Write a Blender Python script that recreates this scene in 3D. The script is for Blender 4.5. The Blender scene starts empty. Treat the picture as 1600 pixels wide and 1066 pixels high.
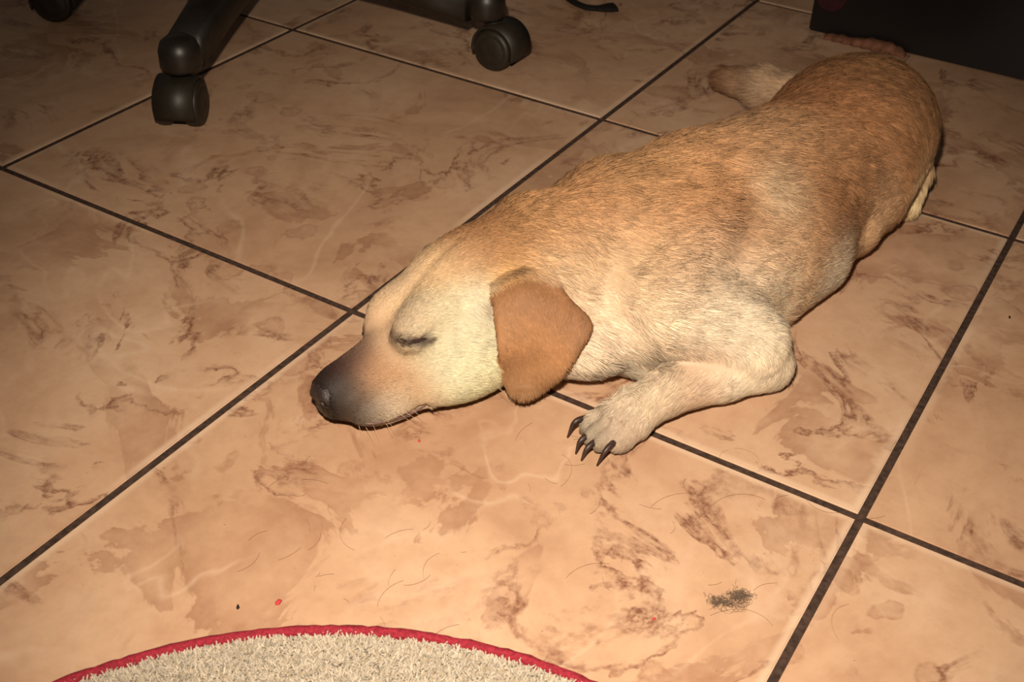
import bpy, bmesh, math, random
import numpy as np
from mathutils import Vector, Matrix

random.seed(7)
rng = np.random.default_rng(11)
scene = bpy.context.scene
COL = scene.collection

# ------------------------------------------------------------------ camera
CAM = np.array([0.5392, -0.6348, 0.5835])
RIGHT = Vector((0.84843, 0.52866, 0.02626))
DOWN = Vector((0.33358, -0.49550, -0.80200))
LOOK = Vector((-0.41097, 0.68920, -0.59675))
cam_data = bpy.data.cameras.new('camera')
cam = bpy.data.objects.new('camera', cam_data)
COL.objects.link(cam)
m = Matrix((RIGHT, -DOWN, -LOOK)).transposed().to_4x4()
m.translation = Vector(CAM)
cam.matrix_world = m
cam_data.sensor_width = 36.0
cam_data.lens = 1833.0 / 1600.0 * 36.0
cam_data.clip_start = 0.02
cam_data.dof.use_dof = True
cam_data.dof.focus_distance = 0.90
cam_data.dof.aperture_fstop = 16.0
scene.camera = cam

# ------------------------------------------------------------------ light
world = bpy.data.worlds.new('room_ambient')
scene.world = world
world.use_nodes = True
world.node_tree.nodes['Background'].inputs[0].default_value = (1.0, 0.80, 0.62, 1)
world.node_tree.nodes['Background'].inputs[1].default_value = 0.055

flash_data = bpy.data.lights.new('camera_flash', 'SPOT')
flash_data.energy = 68.0
flash_data.color = (1.0, 0.87, 0.70)
flash_data.spot_size = math.radians(76)
flash_data.spot_blend = 1.0
flash_data.shadow_soft_size = 0.014
flash = bpy.data.objects.new('camera_flash', flash_data)
COL.objects.link(flash)
fm = Matrix((RIGHT, -DOWN, -LOOK)).transposed().to_4x4()
fm.translation = Vector(CAM) - DOWN * 0.120 - RIGHT * 0.028
aim = (LOOK + RIGHT * (140 / 1833) + DOWN * (340 / 1833)).normalized()      # the flash head points a little low and right
flash.matrix_world = Matrix.Translation(fm.translation) @ aim.to_track_quat('-Z', 'Y').to_matrix().to_4x4()

vs = scene.view_settings
vs.view_transform = 'Standard'
vs.look = 'None'
vs.exposure = 0.0
vs.gamma = 1.0
vs.use_curve_mapping = False


# ------------------------------------------------------------------ helpers
def srgb(r, g, b):
    def c(v):
        v /= 255.0
        return v / 12.92 if v <= 0.04045 else ((v + 0.055) / 1.055) ** 2.4
    return np.array([c(r), c(g), c(b)])


def tag(o, label=None, cat=None, group=None, kind=None):
    if label: o['label'] = label
    if cat: o['category'] = cat
    if group: o['group'] = group
    if kind: o['kind'] = kind
    return o


def link(name, mesh, mat=None, parent=None, smooth=True):
    o = bpy.data.objects.new(name, mesh)
    COL.objects.link(o)
    if mat is not None:
        mesh.materials.clear()
        mesh.materials.append(mat)
    if parent is not None:
        o.parent = parent
    if smooth and len(mesh.polygons):
        mesh.polygons.foreach_set('use_smooth', np.ones(len(mesh.polygons), bool))
    return o


def empty(name, loc=(0, 0, 0)):
    o = bpy.data.objects.new(name, None)
    o.empty_display_size = 0.05
    o.location = loc
    COL.objects.link(o)
    return o


def mesh_np(name, V, F):
    me = bpy.data.meshes.new(name)
    me.from_pydata(np.asarray(V, float).tolist(), [], np.asarray(F).tolist() if not isinstance(F, list) else F)
    me.update()
    return me


def bm_mesh(name, bm):
    me = bpy.data.meshes.new(name)
    bmesh.ops.recalc_face_normals(bm, faces=bm.faces)
    bm.to_mesh(me)
    bm.free()
    return me


def smooth_path(pts, n):
    """Catmull-Rom through rows of pts, resampled to n rows."""
    P = np.asarray(pts, float)
    Q = np.vstack([2 * P[0] - P[1], P, 2 * P[-1] - P[-2]])
    out = []
    for t in np.linspace(0, len(P) - 1 - 1e-9, n):
        i = int(t); u = t - i
        p0, p1, p2, p3 = Q[i], Q[i + 1], Q[i + 2], Q[i + 3]
        out.append(0.5 * (2 * p1 + (p2 - p0) * u + (2 * p0 - 5 * p1 + 4 * p2 - p3) * u * u + (3 * p1 - p0 - 3 * p2 + p3) * u ** 3))
    return np.array(out)


def tube(name, pts, radii, seg=12, squash=None, closed_ends=True):
    """Tube along points; squash = (k) flattening in z."""
    P = np.asarray(pts, float); n = len(P)
    r = np.broadcast_to(np.asarray(radii, float), (n,))
    T = np.gradient(P, axis=0); T /= np.linalg.norm(T, axis=1)[:, None] + 1e-12
    V = []
    up = np.array([0, 0, 1.0])
    if abs(T[0] @ up) > 0.9: up = np.array([1.0, 0, 0])
    for i in range(n):
        s = np.cross(T[i], up); s /= np.linalg.norm(s) + 1e-12
        u = np.cross(s, T[i]); up = u
        k = 1.0 if squash is None else np.broadcast_to(squash, (n,))[i]
        for j in range(seg):
            a = 2 * math.pi * j / seg
            V.append(P[i] + r[i] * (math.cos(a) * s + k * math.sin(a) * u))
    F = []
    for i in range(n - 1):
        for j in range(seg):
            F.append((i * seg + j, i * seg + (j + 1) % seg, (i + 1) * seg + (j + 1) % seg, (i + 1) * seg + j))
    if closed_ends:
        F.append(tuple(range(seg - 1, -1, -1)))
        F.append(tuple((n - 1) * seg + j for j in range(seg)))
    return mesh_np(name, V, F)


# ---- materials
def new_mat(name):
    mt = bpy.data.materials.new(name)
    mt.use_nodes = True
    nt = mt.node_tree
    return mt, nt, nt.nodes['Principled BSDF']


def N(nt, typ, **kw):
    n = nt.nodes.new(typ)
    for k, v in kw.items():
        if k.startswith('i_'):
            n.inputs[k[2:].replace('_', ' ')].default_value = v
        else:
            setattr(n, k, v)
    return n


def plain(name, col, rough=0.5, spec=0.5, noise=0.15, nscale=60.0, bump=0.0, metallic=0.0):
    mt, nt, bs = new_mat(name)
    tc = N(nt, 'ShaderNodeTexCoord')
    no = N(nt, 'ShaderNodeTexNoise')
    no.inputs['Scale'].default_value = nscale
    no.inputs['Detail'].default_value = 4
    nt.links.new(tc.outputs['Object'], no.inputs['Vector'])
    rp = N(nt, 'ShaderNodeValToRGB')
    c = np.asarray(col)
    rp.color_ramp.elements[0].position = 0.3
    rp.color_ramp.elements[1].position = 0.7
    rp.color_ramp.elements[0].color = (*np.clip(c * (1 - noise), 0, 1), 1)
    rp.color_ramp.elements[1].color = (*np.clip(c * (1 + noise), 0, 1), 1)
    nt.links.new(no.outputs[0], rp.inputs[0])
    nt.links.new(rp.outputs[0], bs.inputs['Base Color'])
    bs.inputs['Roughness'].default_value = rough
    bs.inputs['Specular IOR Level'].default_value = spec
    bs.inputs['Metallic'].default_value = metallic
    if bump:
        bp = N(nt, 'ShaderNodeBump')
        bp.inputs['Strength'].default_value = bump
        bp.inputs['Distance'].default_value = 0.002
        nt.links.new(no.outputs[0], bp.inputs['Height'])
        nt.links.new(bp.outputs[0], bs.inputs['Normal'])
    return mt


# ------------------------------------------------------------------ implicit surfaces
class Field:
    def __init__(self, lo, hi, h):
        self.lo = np.array(lo, float); self.h = h
        self.n = np.ceil((np.array(hi) - self.lo) / h).astype(int) + 1
        self.ax = [(self.lo[i] + h * np.arange(self.n[i])).astype(np.float32) for i in range(3)]
        self.d = np.full(self.n, 1.0, np.float32)

    def region(self, lo, hi):
        sl = []
        for i in range(3):
            a = int(max(0, math.floor((lo[i] - self.lo[i]) / self.h)))
            b = int(min(self.n[i], math.ceil((hi[i] - self.lo[i]) / self.h) + 1))
            sl.append(slice(a, max(a + 1, b)))
        sl = tuple(sl)
        X, Y, Z = np.meshgrid(self.ax[0][sl[0]], self.ax[1][sl[1]], self.ax[2][sl[2]], indexing='ij')
        return sl, np.stack([X, Y, Z], -1)

    def add(self, fn, lo, hi, k):
        sl, P = self.region(np.array(lo) - k - 0.004, np.array(hi) + k + 0.004)
        a = self.d[sl]; b = fn(P).astype(np.float32)
        if k <= 0:
            self.d[sl] = np.minimum(a, b)
        else:
            hh = np.clip(0.5 + 0.5 * (a - b) / k, 0, 1)
            self.d[sl] = a + (b - a) * hh - k * hh * (1 - hh)

    def cut(self, fn, lo, hi, k):
        sl, P = self.region(np.array(lo) - k - 0.004, np.array(hi) + k + 0.004)
        a = self.d[sl]; b = -fn(P).astype(np.float32)
        hh = np.clip(0.5 - 0.5 * (a - b) / k, 0, 1)
        self.d[sl] = a + (b - a) * hh + k * hh * (1 - hh)

    # primitives
    def cone(self, a, b, ra, rb, k, cut=False):
        a = np.array(a, float); b = np.array(b, float)
        ba = b - a; L2 = ba @ ba
        def fn(P):
            pa = P - a
            t = np.clip((pa @ ba) / L2, 0, 1)
            return np.linalg.norm(pa - t[..., None] * ba, axis=-1) - (ra + (rb - ra) * t)
        r = max(ra, rb)
        (self.cut if cut else self.add)(fn, np.minimum(a, b) - r, np.maximum(a, b) + r, k)

    def chain(self, pts, radii, k, cut=False):
        for i in range(len(pts) - 1):
            self.cone(pts[i], pts[i + 1], radii[i], radii[i + 1], k if i == 0 or cut else min(k, 0.01), cut)

    def ell(self, c, r, k, axes=None, cut=False):
        c = np.array(c, float); r = np.array(r, float)
        A = np.eye(3) if axes is None else np.array(axes, float)   # rows = local axes
        def fn(P):
            q = (P - c) @ A.T
            k0 = np.linalg.norm(q / r, axis=-1); k1 = np.linalg.norm(q / (r * r), axis=-1) + 1e-9
            return k0 * (k0 - 1.0) / k1
        R = r.max()
        (self.cut if cut else self.add)(fn, c - R, c + R, k)

    def mesh(self):
        d = self.d; h = self.h
        s = d < 0
        nx, ny, nz = d.shape
        cnt = np.zeros((nx - 1, ny - 1, nz - 1), np.int8)
        pos = np.zeros((nx - 1, ny - 1, nz - 1, 3), np.float32)
        ncr = np.zeros((nx - 1, ny - 1, nz - 1), np.int8)
        for dx in (0, 1):
            for dy in (0, 1):
                for dz in (0, 1):
                    cnt += s[dx:nx - 1 + dx, dy:ny - 1 + dy, dz:nz - 1 + dz]
        act = (cnt > 0) & (cnt < 8)
        I = np.argwhere(act)
        acc = np.zeros((len(I), 3)); c = np.zeros(len(I))
        for axis in range(3):
            o = [0, 1, 2]; o.remove(axis)
            for u in (0, 1):
                for v in (0, 1):
                    a = I.copy(); a[:, o[0]] += u; a[:, o[1]] += v
                    b = a.copy(); b[:, axis] += 1
                    da = d[tuple(a.T)]; db = d[tuple(b.T)]
                    cr = (da < 0) != (db < 0)
                    t = np.where(cr, da / np.where(cr, da - db, 1), 0)
                    p = a.astype(float); p[:, axis] += t
                    acc += p * cr[:, None]; c += cr
        V = self.lo + h * acc / c[:, None]
        idx = np.full(act.shape, -1, np.int64); idx[tuple(I.T)] = np.arange(len(I))
        F = []
        for axis in range(3):
            a = [slice(None)] * 3; b = [slice(None)] * 3
            a[axis] = slice(0, -1); b[axis] = slice(1, None)
            cr = s[tuple(a)] != s[tuple(b)]
            E = np.argwhere(cr)
            o = [(axis + 1) % 3, (axis + 2) % 3]
            ok = (E[:, o[0]] > 0) & (E[:, o[1]] > 0) & (E[:, o[0]] < d.shape[o[0]] - 1) & (E[:, o[1]] < d.shape[o[1]] - 1)
            E = E[ok]
            inside = s[tuple(E.T)]
            q = []
            for u, v in ((0, 0), (1, 0), (1, 1), (0, 1)):
                e = E.copy(); e[:, o[0]] -= u; e[:, o[1]] -= v
                q.append(idx[tuple(e.T)])
            q = np.stack(q, 1)
            q[~inside] = q[~inside][:, ::-1]
            F.append(q)
        F = np.vstack(F)
        F = F[(F >= 0).all(1)]
        return V, F


def relax(V, F, it=2, lam=0.5):
    n = len(V)
    e = np.vstack([F[:, [0, 1]], F[:, [1, 2]], F[:, [2, 3]], F[:, [3, 0]]])
    deg = np.bincount(e[:, 0], minlength=n) + np.bincount(e[:, 1], minlength=n)
    for _ in range(it):
        for l in (lam, -lam * 1.04):
            S = np.zeros_like(V)
            for ax in range(3):
                S[:, ax] = np.bincount(e[:, 0], V[e[:, 1], ax], n) + np.bincount(e[:, 1], V[e[:, 0], ax], n)
            V = V + l * (S / deg[:, None] - V)
    return V


def quad_mesh(name, V, F):
    me = bpy.data.meshes.new(name)
    me.vertices.add(len(V)); me.vertices.foreach_set('co', V.astype(np.float32).ravel())
    me.loops.add(F.size); me.loops.foreach_set('vertex_index', F.astype(np.int32).ravel())
    me.polygons.add(len(F))
    me.polygons.foreach_set('loop_start', np.arange(0, F.size, 4, dtype=np.int32))
    me.polygons.foreach_set('loop_total', np.full(len(F), 4, np.int32))
    me.update(calc_edges=True)
    me.validate()
    return me


def interp(x, xs, ys):
    """smooth (monotone-ish cubic) interpolation of station tables"""
    xs = np.asarray(xs, float); ys = np.asarray(ys, float)
    m_ = np.gradient(ys, xs)
    x = np.clip(x, xs[0], xs[-1])
    i = np.clip(np.searchsorted(xs, x) - 1, 0, len(xs) - 2)
    h = xs[i + 1] - xs[i]; t = (x - xs[i]) / h
    t2 = t * t; t3 = t2 * t
    return (2 * t3 - 3 * t2 + 1) * ys[i] + (t3 - 2 * t2 + t) * h * m_[i] + (-2 * t3 + 3 * t2) * ys[i + 1] + (t3 - t2) * h * m_[i + 1]


# ================================================================== FLOOR
T = 0.45
GAP = 0.0062


def tile_material():
    mt, nt, bs = new_mat('marbled_ceramic_tile')
    L = nt.links.new
    tc = N(nt, 'ShaderNodeTexCoord')
    oi = N(nt, 'ShaderNodeObjectInfo')
    geo = N(nt, 'ShaderNodeNewGeometry')
    mul = N(nt, 'ShaderNodeVectorMath', operation='SCALE'); mul.inputs['Scale'].default_value = 1.0
    comb = N(nt, 'ShaderNodeCombineXYZ')
    k = N(nt, 'ShaderNodeMath', operation='MULTIPLY'); k.inputs[1].default_value = 37.0
    L(oi.outputs['Random'], k.inputs[0])
    L(k.outputs[0], comb.inputs[2])
    k2 = N(nt, 'ShaderNodeMath', operation='MULTIPLY'); k2.inputs[1].default_value = 11.0
    L(oi.outputs['Random'], k2.inputs[0]); L(k2.outputs[0], comb.inputs[0])
    add = N(nt, 'ShaderNodeVectorMath', operation='ADD')
    L(tc.outputs['Object'], add.inputs[0]); L(comb.outputs[0], add.inputs[1])

    def noise(scale, detail=5, rough=.55, dist=0., off=0.):
        n = N(nt, 'ShaderNodeTexNoise')
        n.inputs['Scale'].default_value = scale; n.inputs['Detail'].default_value = detail
        n.inputs['Roughness'].default_value = rough; n.inputs['Distortion'].default_value = dist
        if off:
            a = N(nt, 'ShaderNodeVectorMath', operation='ADD'); a.inputs[1].default_value = (off, off * .7, off * 1.3)
            L(add.outputs[0], a.inputs[0]); L(a.outputs[0], n.inputs['Vector'])
        else:
            L(add.outputs[0], n.inputs['Vector'])
        return n.outputs[0]

    def ramp(src, stops):
        r = N(nt, 'ShaderNodeValToRGB')
        e = r.color_ramp.elements
        while len(e) < len(stops): e.new(0.5)
        for el, (p, c) in zip(e, stops):
            el.position = p
            el.color = (c, c, c, 1) if np.isscalar(c) else (*c, 1)
        L(src, r.inputs[0])
        return r.outputs[0]

    def mul2(a, b):
        m_ = N(nt, 'ShaderNodeMath', operation='MULTIPLY'); L(a, m_.inputs[0])
        if np.isscalar(b): m_.inputs[1].default_value = b
        else: L(b, m_.inputs[1])
        return m_.outputs[0]

    def mix(fac, a, b):
        m_ = N(nt, 'ShaderNodeMix', data_type='RGBA')
        L(fac, m_.inputs[0]); L(a, m_.inputs[6])
        if isinstance(b, tuple) or isinstance(b, np.ndarray): m_.inputs[7].default_value = (*b, 1)
        else: L(b, m_.inputs[7])
        return m_.outputs[2]

    base = ramp(noise(5.5, 6, .6, .6), [(.30, TILE_DARK), (.50, TILE_MID), (.72, TILE_LIGHT)])
    # broad cloudy brown patches with a crisp edge on one side
    cloud = noise(7.5, 6, .6, .7, 3.1)
    patch = ramp(cloud, [(.0, 0.), (.545, 0.), (.562, .75), (.66, .28), (.80, .0)])
    col = mix(mul2(patch, ramp(noise(15, 4, .6, 0, 7.7), [(.36, 0.), (.6, .8)])), base, TILE_PATCH)
    # contour veins: thin lines where a noise crosses a level, broken up by another noise
    lev = noise(5.5, 6, .6, 1.1, 9.3)
    vein = ramp(lev, [(.0, 0.), (.478, 0.), (.494, 1.), (.500, 1.), (.530, .0)])
    brk = ramp(noise(11, 4, .6, 0, 1.7), [(.44, 0.), (.60, 1.)])
    spk = ramp(noise(170, 3, .7, 0, 2.2), [(.34, .25), (.62, 1.)])
    col = mix(mul2(mul2(mul2(vein, brk), spk), .95), col, TILE_VEIN)
    # pale veins
    lev2 = noise(3.4, 3, .5, 1.3, 15.2)
    pale = ramp(lev2, [(.0, 0.), (.485, 0.), (.5, 1.), (.515, 0.)])
    col = mix(mul2(mul2(pale, ramp(noise(8, 3, .5, 0, 4.4), [(.42, 0.), (.6, 1.)])), .30), col, TILE_PALE)
    # rounded fossil-like blotches
    vo = N(nt, 'ShaderNodeTexVoronoi', feature='SMOOTH_F1'); vo.inputs['Scale'].default_value = 21
    vo.inputs['Smoothness'].default_value = .35
    dn = N(nt, 'ShaderNodeTexNoise'); dn.inputs['Scale'].default_value = 22; dn.inputs['Detail'].default_value = 3
    L(add.outputs[0], dn.inputs['Vector'])
    dm = N(nt, 'ShaderNodeVectorMath', operation='SCALE'); dm.inputs['Scale'].default_value = .05
    L(dn.outputs[1], dm.inputs[0])
    da = N(nt, 'ShaderNodeVectorMath', operation='ADD'); L(add.outputs[0], da.inputs[0]); L(dm.outputs[0], da.inputs[1])
    L(da.outputs[0], vo.inputs['Vector'])
    blot = ramp(vo.outputs['Distance'], [(.0, .35), (.20, .45), (.25, .8), (.29, 0.)])
    where = ramp(noise(6.0, 3, .5, .4, 21.), [(.53, 0.), (.60, 1.)])
    col = mix(mul2(mul2(mul2(blot, where), spk), .75), col, TILE_PATCH)
    # fine mottling and dirt specks
    col = mix(mul2(ramp(noise(60, 4, .7, 0, 5.), [(.42, 0.), (.75, 1.)]), .22), col, TILE_PATCH)
    col = mix(ramp(noise(240, 2, .5, 0, 8.), [(.765, 0.), (.80, .55)]), col, tuple(srgb(60, 42, 34)))
    # paler band painted along the tile edges, standing in for bevel highlights
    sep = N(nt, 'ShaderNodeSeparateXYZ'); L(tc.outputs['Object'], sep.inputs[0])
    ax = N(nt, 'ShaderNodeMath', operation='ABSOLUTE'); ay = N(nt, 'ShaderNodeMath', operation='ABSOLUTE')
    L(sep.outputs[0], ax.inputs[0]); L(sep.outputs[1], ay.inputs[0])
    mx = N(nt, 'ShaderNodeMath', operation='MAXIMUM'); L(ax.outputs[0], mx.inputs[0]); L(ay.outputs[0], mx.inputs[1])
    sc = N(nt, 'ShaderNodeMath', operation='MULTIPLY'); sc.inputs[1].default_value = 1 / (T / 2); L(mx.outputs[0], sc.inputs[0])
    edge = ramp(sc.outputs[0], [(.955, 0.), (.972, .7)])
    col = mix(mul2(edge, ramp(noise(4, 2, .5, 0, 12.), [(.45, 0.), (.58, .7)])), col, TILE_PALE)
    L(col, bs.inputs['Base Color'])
    bs.inputs['Roughness'].default_value = .42
    bs.inputs['Specular IOR Level'].default_value = .35
    bp = N(nt, 'ShaderNodeBump'); bp.inputs['Strength'].default_value = .08; bp.inputs['Distance'].default_value = .002
    L(noise(35, 5, .6, 0, 2.9), bp.inputs['Height']); L(bp.outputs[0], bs.inputs['Normal'])
    return mt


TILE_LIGHT = srgb(194, 161, 133); TILE_MID = srgb(184, 147, 118); TILE_DARK = srgb(165, 127, 99)
TILE_PATCH = srgb(136, 94, 70); TILE_VEIN = srgb(108, 66, 49); TILE_PALE = srgb(212, 184, 158)

bm = bmesh.new()
bmesh.ops.create_cube(bm, size=1)
bmesh.ops.scale(bm, vec=(10 * T, 10 * T, .02), verts=bm.verts)
bmesh.ops.translate(bm, vec=(0, T, -.0113), verts=bm.verts)
floor = link('floor', bm_mesh('floor_grout', bm), plain('brown_grout', srgb(62, 46, 38), .9, .2, .45, 220, .4), None, False)
tag(floor, 'marbled beige ceramic tile floor with dark brown grout lines', kind='structure')

bm = bmesh.new()
bmesh.ops.create_cube(bm, size=1)
bmesh.ops.scale(bm, vec=(T - GAP, T - GAP, .012), verts=bm.verts)
bmesh.ops.translate(bm, vec=(0, 0, -.006), verts=bm.verts)
top = [e for e in bm.edges if all(v.co.z > -.001 for v in e.verts)]
bmesh.ops.bevel(bm, geom=top, offset=.0009, segments=2, affect='EDGES')
tile_mesh = bm_mesh('tile', bm)
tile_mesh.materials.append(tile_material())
for i in range(-5, 5):
    for j in range(-4, 6):
        o = bpy.data.objects.new('tile', tile_mesh)
        o.location = ((i + .5) * T, (j + .5) * T - 0 * T, rng.uniform(-.0004, .0))
        o.rotation_euler = (0, 0, rng.integers(0, 4) * math.pi / 2)
        COL.objects.link(o)
        o.parent = floor


# ================================================================== THE DOG
# head frame (origin under the nose tip; s runs back, l to the dog's left, h up)
HS = 1.05
HO = np.array([0.0905, -0.1375, 0.001])
_y, _p, _r = math.radians(-17), math.radians(-3), math.radians(19)
_F = np.array([math.sin(_y), -math.cos(_y), 0]); _L = np.array([math.cos(_y), math.sin(_y), 0]); _U = np.array([0, 0, 1.0])
_F, _U = _F * math.cos(_p) + _U * math.sin(_p), _U * math.cos(_p) - _F * math.sin(_p)
_L, _U = _L * math.cos(_r) + _U * math.sin(_r), _U * math.cos(_r) - _L * math.sin(_r)
HA = np.array([-_F, _L, _U])


def H(s, l, h):
    return HO + HS * (np.array([s, l, h]) @ HA)


def to_head(P):
    return (P - HO) @ HA.T / HS


TRUNK = np.array([
    # y,    cx,    zbot,  ztop,  half width
    [-.010, .146, .014, .088, .044],
    [.030,  .162, .008, .100, .052],
    [.070,  .184, .004, .118, .060],
    [.110,  .208, .002, .134, .066],
    [.160,  .230, .002, .147, .072],
    [.220,  .248, .002, .149, .078],
    [.290,  .264, .004, .140, .078],
    [.350,  .273, .006, .134, .074],
    [.410,  .279, .006, .134, .072],
    [.460,  .282, .004, .130, .072],
    [.500,  .283, .004, .112, .060],
    [.532,  .283, .012, .080, .036]])
SKULL = np.array([
    # s,   hbot,  htop,  half width, boxiness
    [.000, .016, .044, .013, 2.4],
    [.008, .010, .047, .018, 2.5],
    [.028, .003, .050, .024, 2.6],
    [.046, .000, .053, .028, 2.5],
    [.060, .000, .057, .034, 2.3],
    [.076, .000, .068, .042, 2.2],
    [.098, .000, .080, .049, 2.2],
    [.130, .002, .092, .053, 2.2],
    [.160, .006, .093, .051, 2.2],
    [.186, .014, .086, .045, 2.1],
    [.205, .022, .066, .036, 2.0]])


def trunk_fn(P):
    y = P[..., 1]
    cx = interp(y, TRUNK[:, 0], TRUNK[:, 1]); zb = interp(y, TRUNK[:, 0], TRUNK[:, 2])
    zt = interp(y, TRUNK[:, 0], TRUNK[:, 3]); a = interp(y, TRUNK[:, 0], TRUNK[:, 4])
    zc = zb + 0.45 * (zt - zb)
    dz = P[..., 2] - zc
    b = np.where(dz > 0, zt - zc, zc - zb)
    dx = P[..., 0] - cx
    n = np.where(dz > 0, 2.1, 2.6)
    rho = (np.abs(dx / a) ** n + np.abs(dz / b) ** n + 1e-9) ** (1 / n)
    d = (rho - 1) * np.minimum(a, b)
    dy = np.maximum(np.maximum(TRUNK[0, 0] - y, y - TRUNK[-1, 0]), 0)
    return np.where(dy > 0, np.sqrt(np.maximum(d, 0) ** 2 + dy ** 2) + np.minimum(d, 0) * 0, d)


def skull_fn(P):
    q = to_head(P); s, l, h = q[..., 0], q[..., 1], q[..., 2]
    T = SKULL
    hb = interp(s, T[:, 0], T[:, 1]); ht = interp(s, T[:, 0], T[:, 2]); a = interp(s, T[:, 0], T[:, 3]); n = interp(s, T[:, 0], T[:, 4])
    hc = hb + 0.45 * (ht - hb)
    dh = h - hc
    b = np.where(dh > 0, ht - hc, hc - hb)
    a2 = a * np.where((s < .09) & (dh > 0), 1 - 0.22 * np.clip(dh / b, 0, 1) * np.clip((.09 - s) / .03, 0, 1), 1)
    rho = (np.abs(l / a2) ** n + np.abs(dh / b) ** n + 1e-9) ** (1 / n)
    d = (rho - 1) * np.minimum(a, b)
    ds = np.maximum(np.maximum(T[0, 0] - s, s - T[-1, 0]), 0)
    return HS * np.where(ds > 0, np.sqrt(np.maximum(d, 0) ** 2 + ds ** 2), d)


def hell(Fd, c, r, k, cut=False):
    Fd.ell(H(*c), np.array(r) * HS, k, HA, cut)


EYE = [H(*p) for p in ((.0555, .0290, .0545), (.0620, .0365, .0530), (.070, .0405, .0535), (.079, .0430, .0565))]


def build_body():
    D = Field((0.0, -0.165, -0.002), (0.42, 0.665, 0.185), VOX)
    D.add(trunk_fn, (0.05, -0.03, -0.01), (0.40, 0.60, 0.18), 0.0)
    # --- neck, throat
    D.chain([H(.165, 0, .050), (.160, .045, .070), (.195, .105, .085)], [.043, .056, .064], .03)
    D.ell((.205, .050, .045), (.050, .060, .040), .02)                      # chest front
    D.ell((.138, .066, .088), (.040, .030, .034), .010)                     # ruff behind the skull
    # --- shoulder blades, withers
    D.ell((.243, .105, .098), (.036, .062, .046), .022, axes=rot((0.25, 0.9, 0.35), (1, 0, 0.5)))
    D.ell((.172, .135, .085), (.034, .060, .044), .022)
    D.ell((.215, .155, .130), (.030, .055, .020), .02)
    D.ell((.284, .150, .062), (.038, .060, .048), .025)
    D.ell((.243, .062, .028), (.034, .030, .026), .014)
    # --- ribs, loin, rump, thighs
    D.ell((.270, .225, .062), (.064, .095, .056), .03)
    D.ell((.306, .415, .064), (.042, .070, .058), .030)
    D.ell((.246, .435, .060), (.042, .074, .056), .025)
    D.ell((.281, .474, .072), (.052, .048, .054), .03)
    D.chain([(.302, .180, .026), (.317, .245, .030), (.326, .315, .034), (.327, .365, .040), (.320, .410, .050)], [.020, .022, .022, .022, .026], .036)
    D.ell((.312, .372, .046), (.036, .062, .042), .03)
    # hind leg tucked beside the rump
    D.chain([(.326, .462, .060), (.341, .458, .036), (.350, .428, .016)], [.026, .019, .013], .005)
    D.chain([(.230, .465, .055), (.215, .480, .035), (.210, .420, .018), (.210, .375, .014)], [.03, .02, .016, .012], .008)
    # --- near fore leg
    D.cone((.262, .064, .072), (.322, .088, .045), .044, .030, .018)
    D.cone((.310, .086, .046), (.331, .097, .026), .031, .022, .012)
    D.ell((.341, .106, .017), (.010, .013, .013), .010)
    D.chain([(.336, .097, .024), (.313, .064, .026), (.286, .022, .025), (.275, -.006, .021)], [.020, .0205, .0178, .017], .006)
    D.ell((.270, -.017, .017), (.020, .020, .016), .008, axes=rot((-.35, -.93, 0), (0, 0, 1)))
    for c in TOES:
        D.ell(c, (.0066, .0135, .0098), .0025, axes=rot((-.35, -.93, -.1), (0, 0, 1)))
    for c0, c1 in zip(TOES[:-1], TOES[1:]):
        m_ = (np.array(c0) + np.array(c1)) / 2
        D.cone(m_ + (-.004, -.012, .010), m_ + (.003, .008, .013), .0016, .0010, .004, cut=True)
    # --- far fore leg folded under the chest
    D.cone((.150, .070, .060), (.125, .100, .035), .040, .026, .02)
    D.chain([(.125, .100, .024), (.150, .050, .022), (.185, .020, .018)], [.022, .018, .016], .01)
    # --- tail curled round the far side
    D.chain(TAIL, [.026, .025, .024, .022, .014], .02)
    # --- head
    D.add(skull_fn, H(.1, 0, .04) - .15, H(.1, 0, .04) + .15, .022)
    hell(D, (.086, .026, .064), (.022, .015, .012), .014)                   # brows
    hell(D, (.088, -.021, .062), (.022, .013, .012), .014)
    hell(D, (.140, .040, .034), (.036, .020, .030), .016)                   # cheeks
    hell(D, (.140, -.040, .034), (.036, .020, .030), .016)
    hell(D, (.050, .022, .016), (.042, .016, .017), .010)                   # flews
    hell(D, (.050, -.022, .016), (.042, .016, .017), .010)
    hell(D, (.112, .034, .010), (.050, .022, .020), .014)                   # jaw
    hell(D, (.112, -.030, .014), (.050, .018, .016), .014)
    hell(D, (.067, .028, .0545), (.013, .0118, .010), .014)                   # eyeballs under the lids
    hell(D, (.070, -.020, .0500), (.012, .009, .010), .010)
    D.chain([H(.064, 0, .064), H(.092, 0, .0845), H(.130, 0, .0985)], [.0045, .0045, .004], .009, cut=True)   # forehead groove
    for i in range(3):
        D.cone(EYE[i], EYE[i + 1], .0016, .0016, .003, cut=True)
    LIP = [H(.012, .021, .007), H(.035, .031, .004), H(.060, .034, .006), H(.082, .040, .012)]
    for i in range(3):
        D.cone(LIP[i], LIP[i + 1], .0014, .0014, .003, cut=True)
    # --- ear flaps
    if NOEAR: return D.mesh()
    for E_, rad in ((EAR, .0034), (FAR_EAR, .0034)):
        def efn(P, E_=E_, rad=rad):
            out = np.full(P.shape[:-1], 1.0, np.float32)
            for e in E_:
                out = np.minimum(out, ((P - e) ** 2).sum(-1))
            return np.sqrt(out) - rad
        D.add(efn, E_.min(0) - .004, E_.max(0) + .004, .002)
    D.cone(EAR_ROOT[0], EAR_ROOT[1], .010, .010, .012)
    D.cone(mirror_head(np.array([EAR_ROOT[0]]))[0], mirror_head(np.array([EAR_ROOT[1]]))[0], .010, .010, .012)
    return D.mesh()


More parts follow.
